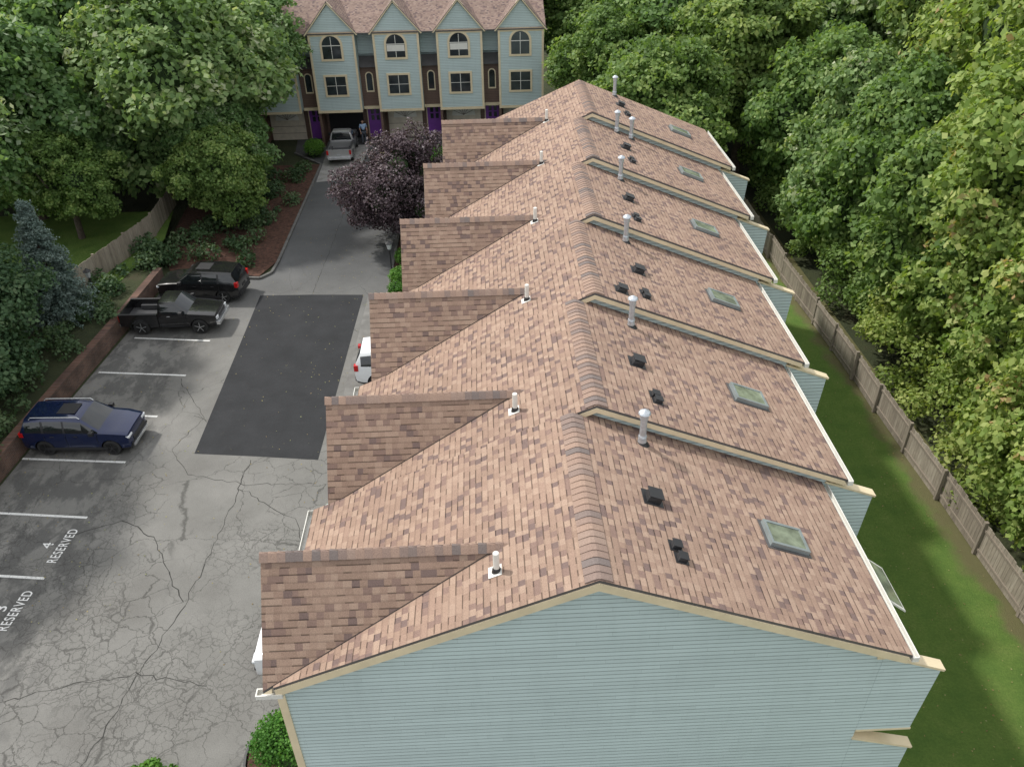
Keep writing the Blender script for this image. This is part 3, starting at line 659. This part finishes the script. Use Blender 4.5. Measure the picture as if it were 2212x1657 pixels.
pts+= [(rs.uniform(-19.5,-17.4),rs.uniform(33,42),rs.uniform(.7,1.1),rs.uniform(.35,.7)) for _ in range(26)]
shrubmesh('ground_ivy',pts,.10,m_leafD,60)
pts=[(rs.uniform(-21,-18.2),rs.uniform(18,33),rs.uniform(.8,1.3),rs.uniform(.4,.75)) for _ in range(44)]
shrubmesh('garden_shrubs',pts,.09,m_leafD,70)
def roundbush(name,x,y,r,mat=m_leafBush,z=None):
    e=empty(name,(x,y,0)); lp=[(0,0,r*.9 if z is None else z,r)]+[(rs.uniform(-.5,.5)*r,rs.uniform(-.5,.5)*r,(r*.9)+rs.uniform(-.2,.35)*r,r*.62) for _ in range(9)]
    shrubmesh('leaves',lp,.045,mat,400,parent=e)
    lobes=(np.array([[0,0,r*.85]]),np.array([r*1.1])); o=bpy.data.objects.new('shade_core',core('c',lobes,.7)); link(o,e)
roundbush('boxwood_bush',-5.5,11.75,.75)
for a in [(-4.4,36.9,.6),(-3.6,36.6,.6),(-4.6,35.9,.45),(-4.3,39.2,.6),(-5.5,54.0,.7),(-4.5,55.2,.8),(-3.2,54.6,.7),(-11.9,56.8,.7)]: roundbush('boxwood_bush',*a)
shrubmesh('daylily_plant',[(-8.9,11.45,.15,.28),(-8.4,11.35,.1,.22),(-9.3,11.4,.1,.2)],.07,m_leafBush,500)
mb=MB(); mb.tube([(-5.4,11.7,0),(-5.4,11.7,.12)],[1.15,1.15],24); mb.build('planting_bed',[m_mulch])
mb=MB()
for k in range(28):
    a=k/28*6.283;b=(k+1)/28*6.283; mb.beam((-5.4+1.2*math.cos(a),11.7+1.2*math.sin(a),.09),(-5.4+1.2*math.cos(b),11.7+1.2*math.sin(b),.09),.06,.18)
mb.build('bed_edging',[m_black])
pm,pl_=crown('crown_purple',(3.5,3.5,2.9),26,400,95,.072,m_leafP,.5)
e=empty('purple_plum_tree',(-4.6,42.2,0))
for nm,me in (('crown',pm),('shade_core',core('pc',pl_,.4))):
    o=bpy.data.objects.new(nm,me); o.location=(0,0,3.4); link(o,e)
t=bpy.data.objects.new('trunk',TR); t.scale=(.45,.45,.45); link(t,e)
P=[];N=[];T=[]
for lev in range(26):
    z=.4+lev*.21; rr=1.75*(1-lev/27)**.85
    nb=int(9+rr*7)
    for k in range(nb):
        a=rs.uniform(0,6.28); m=90; t=rs.uniform(.25,1.,(m,1))*rs.uniform(.75,1.1); base=np.array([math.cos(a),math.sin(a),0])*rr
        p=base*t+np.array([0,0,z+rs.uniform(-.1,.1)])+np.array([0,0,-.25])*t*rr*.5+rs.randn(m,3)*np.array([.09,.09,.05]); P.append(p); N.append(unit(rs.randn(m,3)+np.array([0,0,.8]))); T.append(np.full(m,rs.uniform(.2,.7))+t[:,0]*.25+rs.uniform(-.15,.15,m))
P=np.vstack(P);N=np.vstack(N);T=np.concatenate(T)
e=empty('blue_spruce_tree',(-19.8,33.6,.6)); link(bpy.data.objects.new('needles',leafmesh('needles',P,N,np.full(len(P),.055),T,m_leafB)),e)
mb=MB(); mb.tube([(0,0,0),(0,0,5.6)],[.15,.02],8); mb.build('trunk',[m_bark],e)
n=600; P=np.stack([-5.5-rs.beta(1,1.6,n)*6,14+rs.uniform(0,1,n)**.6*42,np.full(n,.02)],1)
P2=np.stack([rs.uniform(-18,-11,350),rs.uniform(16,38,350),np.full(350,.02)],1); P3=np.stack([rs.uniform(7.5,15,900),rs.uniform(8,36,900),np.full(900,.03)],1)
P=np.vstack([P,P2,P3]); N=unit(rs.randn(len(P),3)*.25+np.array([0,0,1]))
link(bpy.data.objects.new('fallen_leaves',leafmesh('fallen_leaves',P,N,rs.uniform(.015,.04,len(P)),rs.uniform(0,1,len(P)),m_fallen)))
# ---------------------------------------------------------------- vehicles
m_tire=simple('tire',(.02,.02,.02),.85); m_rim=simple('rim',(.45,.46,.47),.3,.7); m_rimd=simple('rim_dark',(.05,.05,.055),.3,.6)
m_cglass=simple('car_glass',(.015,.018,.02),.03,spec=.9,var=.2); m_red=simple('tail_light',(.45,.01,.01),.2); m_lamp=simple('head_light',(.7,.72,.74),.1)
m_chrome=simple('silver_trim',(.6,.61,.62),.25,.7); m_bed=simple('bed_liner',(.06,.06,.063),.8)
def paint(name,c,metal=.3,r=.25): return simple(name,c,r,metal,var=.02,coat=.9)
def vehicle(name,loc,rz,st,kinds,body,wheels,wr,W,extra=None,rim=None,sc=1.):
    e=empty(name,loc,rz)
    rings=[]
    for (x,zb,wb,zbe,wbe,zra,wra,zt,wt) in st:
        half=[(wb*.9,zb),(wb,zb+.14),(wb*1.0,(zb+zbe)*.5+.05),(wbe,zbe),(wra,zra),(wt,zt)]
        ring=[(x,y,z) for y,z in half]+[(x,0,zt+.02)]+[(x,-y,z) for y,z in half[::-1]]
        rings.append(ring)
    n=13; V=[p for r in rings for p in r]; Fc=[];Fm=[]
    for i in range(len(rings)-1):
        for k in range(n):
            k2=(k+1)%n; Fc.append((i*n+k,i*n+k2,(i+1)*n+k2,(i+1)*n+k))
            kd=kinds[i]; mi=0
            if k in (3,8) and kd in 'ws': mi=1
            if k in (3,8) and kd=='p': mi=2
            if kd in 'sr' and k in (5,6): mi=1
            if k in (12,0,11): mi=2
            Fm.append(mi)
    Fc.append(tuple(range(n))[::-1]); Fm.append(0); Fc.append(tuple(range((len(rings)-1)*n,len(rings)*n))); Fm.append(0)
    o=mesh('body',V,Fc,[body,m_cglass,m_black],e,True,Fm)
    import bmesh
    bm=bmesh.new(); bm.from_mesh(o.data); bmesh.ops.recalc_face_normals(bm,faces=bm.faces); bm.to_mesh(o.data); bm.free()
    cutters=[]
    xmin=min(s_[0] for s_ in st)
    for wx in wheels:
        if wx-wr*1.2<xmin and name=='pickup_truck': continue
        for sy in (-1,1):
            c=MB(); c.tube([(wx,sy*(W-.28),wr),(wx,sy*(W+.3),wr)],[wr*1.17]*2,28); co_=c.build('cut',[m_black]); cutters.append(co_)
    for c in cutters:
        c.location=loc; c.rotation_euler=(0,0,rz)
    bpy.context.view_layer.update()
    for c in cutters:
        md=o.modifiers.new('x','BOOLEAN'); md.operation='DIFFERENCE'; md.object=c; md.solver='EXACT'
    dg=bpy.context.evaluated_depsgraph_get(); me=bpy.data.meshes.new_from_object(o.evaluated_get(dg))
    o.modifiers.clear(); o.data=me
    while len(me.materials)>3: me.materials.pop(index=len(me.materials)-1)
    for p in me.polygons:
        c=p.center
        for wx in wheels:
            d=math.hypot(c.x-wx,c.z-wr)
            if (d<wr*1.18 and abs(p.normal.y)<.7) or d<wr*1.1: p.material_index=2
    for c in cutters: bpy.data.objects.remove(c)
    for p in me.polygons: p.use_smooth=True
    b=bevel(o,.022,2); b.modifiers[0].harden_normals=True
    wm=MB()
    for wx in wheels:
        for sy in (-1,1):
            yo=sy*W; 
            wm.tube([(wx,yo-sy*.22,wr),(wx,yo-sy*.2,wr),(wx,yo-sy*.03,wr),(wx,yo-sy*.0,wr),(wx,yo-sy*.0,wr),(wx,yo-sy*.05,wr)],[wr*.9,wr,wr,wr*.93,wr*.68,wr*.64],26,0)
            for k in range(5):
                a=k*2*math.pi/5+.3
                wm.beam((wx,yo-sy*.03,wr),(wx+math.cos(a)*wr*.66,yo-sy*.02,wr+math.sin(a)*wr*.66),.03,wr*.2,1,Vector((0,1,0)))
            wm.tube([(wx,yo-sy*.06,wr),(wx,yo-sy*.015,wr)],[wr*.18,wr*.14],12,1)
            wm.tube([(wx,yo-sy*.02,wr),(wx,yo-sy*.012,wr)],[wr*.69,wr*.66],26,1,cap=False)
    wm.build('wheels',[m_tire,rim or m_rim],e)
    if extra: extra(e,body)
    e.scale=(sc,sc,sc*1.02)
    return e
SUV=[(2.2,.36,.66,.70,.68,.72,.64,.74,.5),(2.13,.24,.84,.92,.80,.95,.76,.97,.58),(1.6,.2,.9,1.02,.87,1.05,.82,1.07,.64),(1.0,.2,.91,1.07,.88,1.10,.83,1.12,.72),
 (.38,.2,.91,1.08,.89,1.52,.74,1.60,.63),(-.3,.2,.91,1.09,.89,1.57,.74,1.66,.64),(-.38,.2,.91,1.09,.89,1.57,.74,1.66,.64),(-1.15,.2,.91,1.10,.89,1.56,.73,1.65,.63),(-1.25,.2,.91,1.10,.89,1.56,.73,1.65,.63),
 (-1.92,.24,.90,1.12,.87,1.5,.72,1.6,.6),(-2.15,.3,.86,1.08,.84,1.13,.78,1.17,.66),(-2.2,.38,.82,.87,.8,.92,.74,.96,.6)]
SK=['b','b','b','s','w','p','w','p','w','r','b']
def suv_extra(rails=True,front=m_chrome):
    def f(e,body):
        mb=MB()
        for sy in (-1,1):
            if rails: mb.tube([(.35,sy*.65,1.62),(.25,sy*.65,1.71),(-1.6,sy*.65,1.70),(-1.7,sy*.65,1.60)],[.022]*4,8,1)
            mb.box((.72,sy*.98-.09,1.07),(.9,sy*.98+.09,1.22),4)
            mb.box((2.0,sy*.66-.16,.80),(2.19,sy*.66+.16,.88),3)
            a,b=sorted((sy*.68,sy*.88)); mb.box((-2.215,a,.90),(-2.04,b,1.16) if not rails else (-2.04,b,1.09),2)
            mb.box((-1.25,sy*.914-.012,.3),(1.25,sy*.914+.012,.42),0)
            for xx in (-.0,-.95): mb.box((xx,sy*.915-.012,.93),(xx+.16,sy*.915+.012,.96),0)
            for xx in (.92,-.34,-1.2): mb.box((xx,sy*.912-.006,.42),(xx+.012,sy*.912+.006,1.02),0)
        mb.box((2.12,-.55,.55),(2.225,.55,.72),0); mb.box((2.1,-.66,.3),(2.245,.66,.42),1); mb.box((2.1,-.75,.44),(2.215,.75,.52),0)
        mb.box((-2.235,-.75,.36),(-2.1,.75,.55),0); mb.box((-2.222,-.22,.68),(-2.205,.22,.8),1)
        mb.box((-.7,-.35,1.672),(.05,.35,1.69),0)
        bevel(mb.build('trim',[m_black,front,m_red,m_lamp,m_black],e),.012)
    return f
blue=paint('paint_navy',(.007,.016,.065),.4); blk=paint('paint_black',(.012,.012,.013),.1,.2); silver=paint('paint_silver',(.5,.5,.5),.6,.3); wht=paint('paint_white',(.75,.76,.77),0.,.3)
vehicle('parked_suv',(-15.6,25.05,.004),math.radians(-3),SUV,SK,blue,(1.38,-1.32),.35,.9,suv_extra(),rim=m_rimd,sc=.93)
vehicle('parked_suv',(-14.25,36.7,.004),math.radians(174),SUV,SK,blk,(1.38,-1.32),.35,.9,suv_extra(rails=False,front=m_black),sc=.94)
vehicle('parked_car',(-3.45,28.7,.012),math.radians(0),SUV,SK,wht,(1.38,-1.32),.35,.9,suv_extra(rails=False,front=m_black))
vehicle('parked_car',(-4.6,14.75,.012),math.radians(180),SUV,SK,wht,(1.38,-1.32),.35,.9,suv_extra(rails=False,front=m_black))
PK=[(2.35,.46,.68,.78,.7,.8,.68,.82,.55),(2.28,.4,.80,.95,.78,.97,.74,.99,.55),(1.5,.38,.84,1.04,.82,1.06,.78,1.08,.62),(.98,.38,.85,1.08,.83,1.10,.78,1.12,.66),
 (.45,.38,.85,1.10,.83,1.54,.68,1.62,.58),(-.25,.38,.85,1.10,.83,1.55,.68,1.64,.58),(-.38,.38,.85,1.10,.83,1.53,.68,1.61,.58),(-.46,.38,.85,1.08,.83,1.10,.8,1.11,.7)]
PKK=['b','b','b','s','w','b','r']
def pk_extra(chrome=m_chrome):
    def f(e,body):
        mb=MB(); wx=-1.4; r=.46
        prof=[(-2.36,.5),(wx-.5,.42)]+[(wx-r*math.cos(a*math.pi/12),.38+r*math.sin(a*math.pi/12)) for a in range(13)]+[(-.5,.42),(-.5,1.08),(-2.36,1.08)]
        for sy in (-1,1):
            a,b=sorted((sy*.78,sy*.85)); mb.prism(prof,a,b,0)
            a,b=sorted((sy*.74,sy*.862)); mb.box((-2.36,a,1.082),(-.5,b,1.11),2)
            a,b=sorted((sy*.55,sy*.778)); mb.box((wx-.42,a,.64),(wx+.42,b,.86),1)
        mb.box((-.56,-.775,.5),(-.5,.775,1.06),0); mb.box((-2.38,-.775,.55),(-2.32,.775,1.06),0)
        mb.box((-2.315,-.775,.56),(-.565,.775,.62),1)
        for k in range(9): mb.box((-2.3,-.7+k*.165,.621),(-.58,-.66+k*.165,.632),1)
        bevel(mb.build('cargo_bed',[body,m_bed,m_black],e),.008)
        mb=MB()
        for sy in (-1,1):
            mb.box((.64,sy*.95-.09,1.1),(.8,sy*.95+.09,1.26),0); mb.box((2.2,sy*.62-.13,.74),(2.37,sy*.62+.13,.88),3)
            a,b=sorted((sy*.70,sy*.84)); mb.box((-2.40,a,.72),(-2.382,b,1.02),2); mb.box((-.02,sy*.852-.012,.96),(.13,sy*.852+.012,.99),1)
            mb.box((-.42,sy*.856-.01,.42),(.75,sy*.856+.01,.5),0)
            for xx in (.88,-.36): mb.box((xx,sy*.853-.006,.5),(xx+.012,sy*.853+.006,1.06),0)
        mb.box((2.25,-.48,.72),(2.385,.48,.9),0); mb.box((2.3,-.8,.48),(2.47,.8,.66),1); mb.box((-2.54,-.78,.44),(-2.40,.78,.58),1)
        mb.box((-2.395,-.18,.62),(-2.382,.18,.74),1)
        bevel(mb.build('trim',[m_black,chrome,m_red,m_lamp],e),.012)
        mb=MB(); mb.box((-2.35,-.4,.38),(-.4,.4,.53),0); mb.tube([(wx,-.75,.38),(wx,.75,.38)],[.06,.06],8); mb.build('chassis',[m_black],e)
    return f
vehicle('pickup_truck',(-14.8,33.7,.004),math.radians(-2),PK,PKK,blk,(1.45,-1.4),.38,.85,pk_extra(),sc=.95)
vehicle('pickup_truck',(-9.95,57.2,.012),math.radians(91),PK,PKK,silver,(1.45,-1.4),.38,.85,pk_extra())
# ---------------------------------------------------------------- person by the garage
def person(loc,rz):
    e=empty('person',loc,rz)
    def skin(name,pts,edges,rad,mat,root=0):
        me=bpy.data.meshes.new(name); me.from_pydata(pts,edges,[]); me.materials.append(mat); o=link(bpy.data.objects.new(name,me),e)
        o.modifiers.new('s','SKIN'); sd=o.modifiers.new('u','SUBSURF'); sd.levels=1; sd.render_levels=1
        for v,r in zip(me.skin_vertices[0].data,rad): v.radius=(r,r); v.use_root=False
        me.skin_vertices[0].data[root].use_root=True
        return o
    sk=simple('skin',(.45,.27,.19),.6); sh=simple('shirt_blue',(.3,.42,.6),.8); tr=simple('trousers',(.07,.08,.1),.9); hr=simple('hair',(.05,.035,.025),.8)
    skin('trousers',[(0,0,.95),(.1,0,.85),(.11,.03,.5),(.12,0,.1),(-.1,0,.85),(-.12,-.03,.5),(-.13,0,.1)],[(0,1),(1,2),(2,3),(0,4),(4,5),(5,6)],[.15,.1,.075,.06,.1,.075,.06],tr)
    skin('shirt',[(0,0,1.0),(0,0,1.2),(0,0,1.4),(.19,0,1.42),(.25,.03,1.17),(-.19,0,1.42),(-.25,.03,1.17)],[(0,1),(1,2),(2,3),(3,4),(2,5),(5,6)],[.14,.14,.13,.07,.05,.07,.05],sh)
    for sgn,nm in ((1,'right'),(-1,'left')):
        skin('arm_'+nm,[(sgn*.25,.03,1.17),(sgn*.24,-.12,.98),(sgn*.235,-.17,.93)],[(0,1),(1,2)],[.042,.032,.03],sk)
        skin('palm_'+nm,[(sgn*.235,-.17,.93),(sgn*.232,-.21,.89)],[(0,1)],[.03,.034],sk)
        for k in range(4):
            ox=(k-1.5)*.02; ln=[.055,.07,.065,.05][k]
            skin('finger_%s_%d'%(nm,k),[(sgn*.232+ox,-.215,.885),(sgn*.232+ox,-.215-ln*.6,.885-ln*.6),(sgn*.232+ox,-.215-ln*.7,.885-ln*1.25)],[(0,1),(1,2)],[.0095,.009,.008],sk)
        skin('thumb_'+nm,[(sgn*.20,-.19,.905),(sgn*.175,-.215,.88),(sgn*.17,-.235,.855)],[(0,1),(1,2)],[.012,.011,.009],sk)
        skin('shoe_'+nm,[(sgn*.125,.03,.05),(sgn*.125,-.14,.04)],[(0,1)],[.05,.045],m_black)
    skin('head',[(0,0,1.45),(0,0,1.53),(0,-.01,1.62),(0,-.01,1.7)],[(0,1),(1,2),(2,3)],[.055,.055,.1,.085],sk); skin('hair',[(0,.03,1.64),(0,.02,1.72)],[(0,1)],[.095,.08],hr)
    mb=MB()
    for sx in (-1,1):
        mb.tube([(sx*.035,-.098,1.63),(sx*.035,-.106,1.63)],[.012,.008],8,1); mb.tube([(sx*.092,0,1.62),(sx*.108,.005,1.625)],[.022,.014],8,0)
    mb.tube([(0,-.095,1.625),(0,-.125,1.60),(0,-.1,1.592)],[.01,.016,.012],8,0); mb.box((-.025,-.104,1.565),(.025,-.092,1.573),2)
    mb.build('face',[sk,m_black,simple('lips',(.35,.12,.1),.6)],e)
person((-8.7,59.2,.01),.3)
# ---------------------------------------------------------------- light + camera
el=math.radians(50); sx,sy=-.84,.54; k=math.hypot(sx,sy); sx/=k;sy/=k
w=bpy.data.worlds.new('World'); bpy.context.scene.world=w; w.use_nodes=True; nt=w.node_tree
sky=nt.nodes.new('ShaderNodeTexSky'); sky.sky_type='NISHITA'; sky.sun_disc=False; sky.sun_elevation=el; sky.sun_rotation=math.atan2(sx,sy)%(2*math.pi); sky.dust_density=3.
cl=mr(nt,noise(nt,nt.nodes.new('ShaderNodeTexCoord').outputs['Generated'],3.,5,.6),.3,.62,.6,.97)
skc=mix(nt,cl,sky.outputs[0],(7.7,7.8,7.9))
bg=nt.nodes['Background']; bg.inputs[1].default_value=.15; nt.links.new(skc,bg.inputs[0])
ld=bpy.data.lights.new('sun','SUN'); ld.energy=3.6; ld.angle=math.radians(3.); ld.color=(1,.965,.91)
lo=bpy.data.objects.new('sun',ld); D=Vector((sx*math.cos(el),sy*math.cos(el),math.sin(el))); lo.rotation_euler=D.to_track_quat('Z','Y').to_euler(); lo.location=D*60; link(lo)
th,ps,ro=.610,.029,-.021
F=Vector((math.sin(ps)*math.cos(th),math.cos(ps)*math.cos(th),-math.sin(th)))
Rv=Vector((math.cos(ps),-math.sin(ps),0)); U=Vector((math.sin(ps)*math.sin(th),math.cos(ps)*math.sin(th),math.cos(th)))
R2=Rv*math.cos(ro)+U*math.sin(ro); U2=-Rv*math.sin(ro)+U*math.cos(ro)
cd=bpy.data.cameras.new('camera'); cd.lens=1751.3/2212*36; cd.sensor_width=36; cd.clip_end=1000; cd.clip_start=.5
co=bpy.data.objects.new('camera',cd); mw=Matrix(((R2.x,U2.x,-F.x,0),(R2.y,U2.y,-F.y,0),(R2.z,U2.z,-F.z,H0),(0,0,0,1))); co.matrix_world=mw; link(co)
bpy.context.scene.camera=co
vs=bpy.context.scene.view_settings; vs.view_transform='Standard'; vs.look='None'; vs.exposure=0
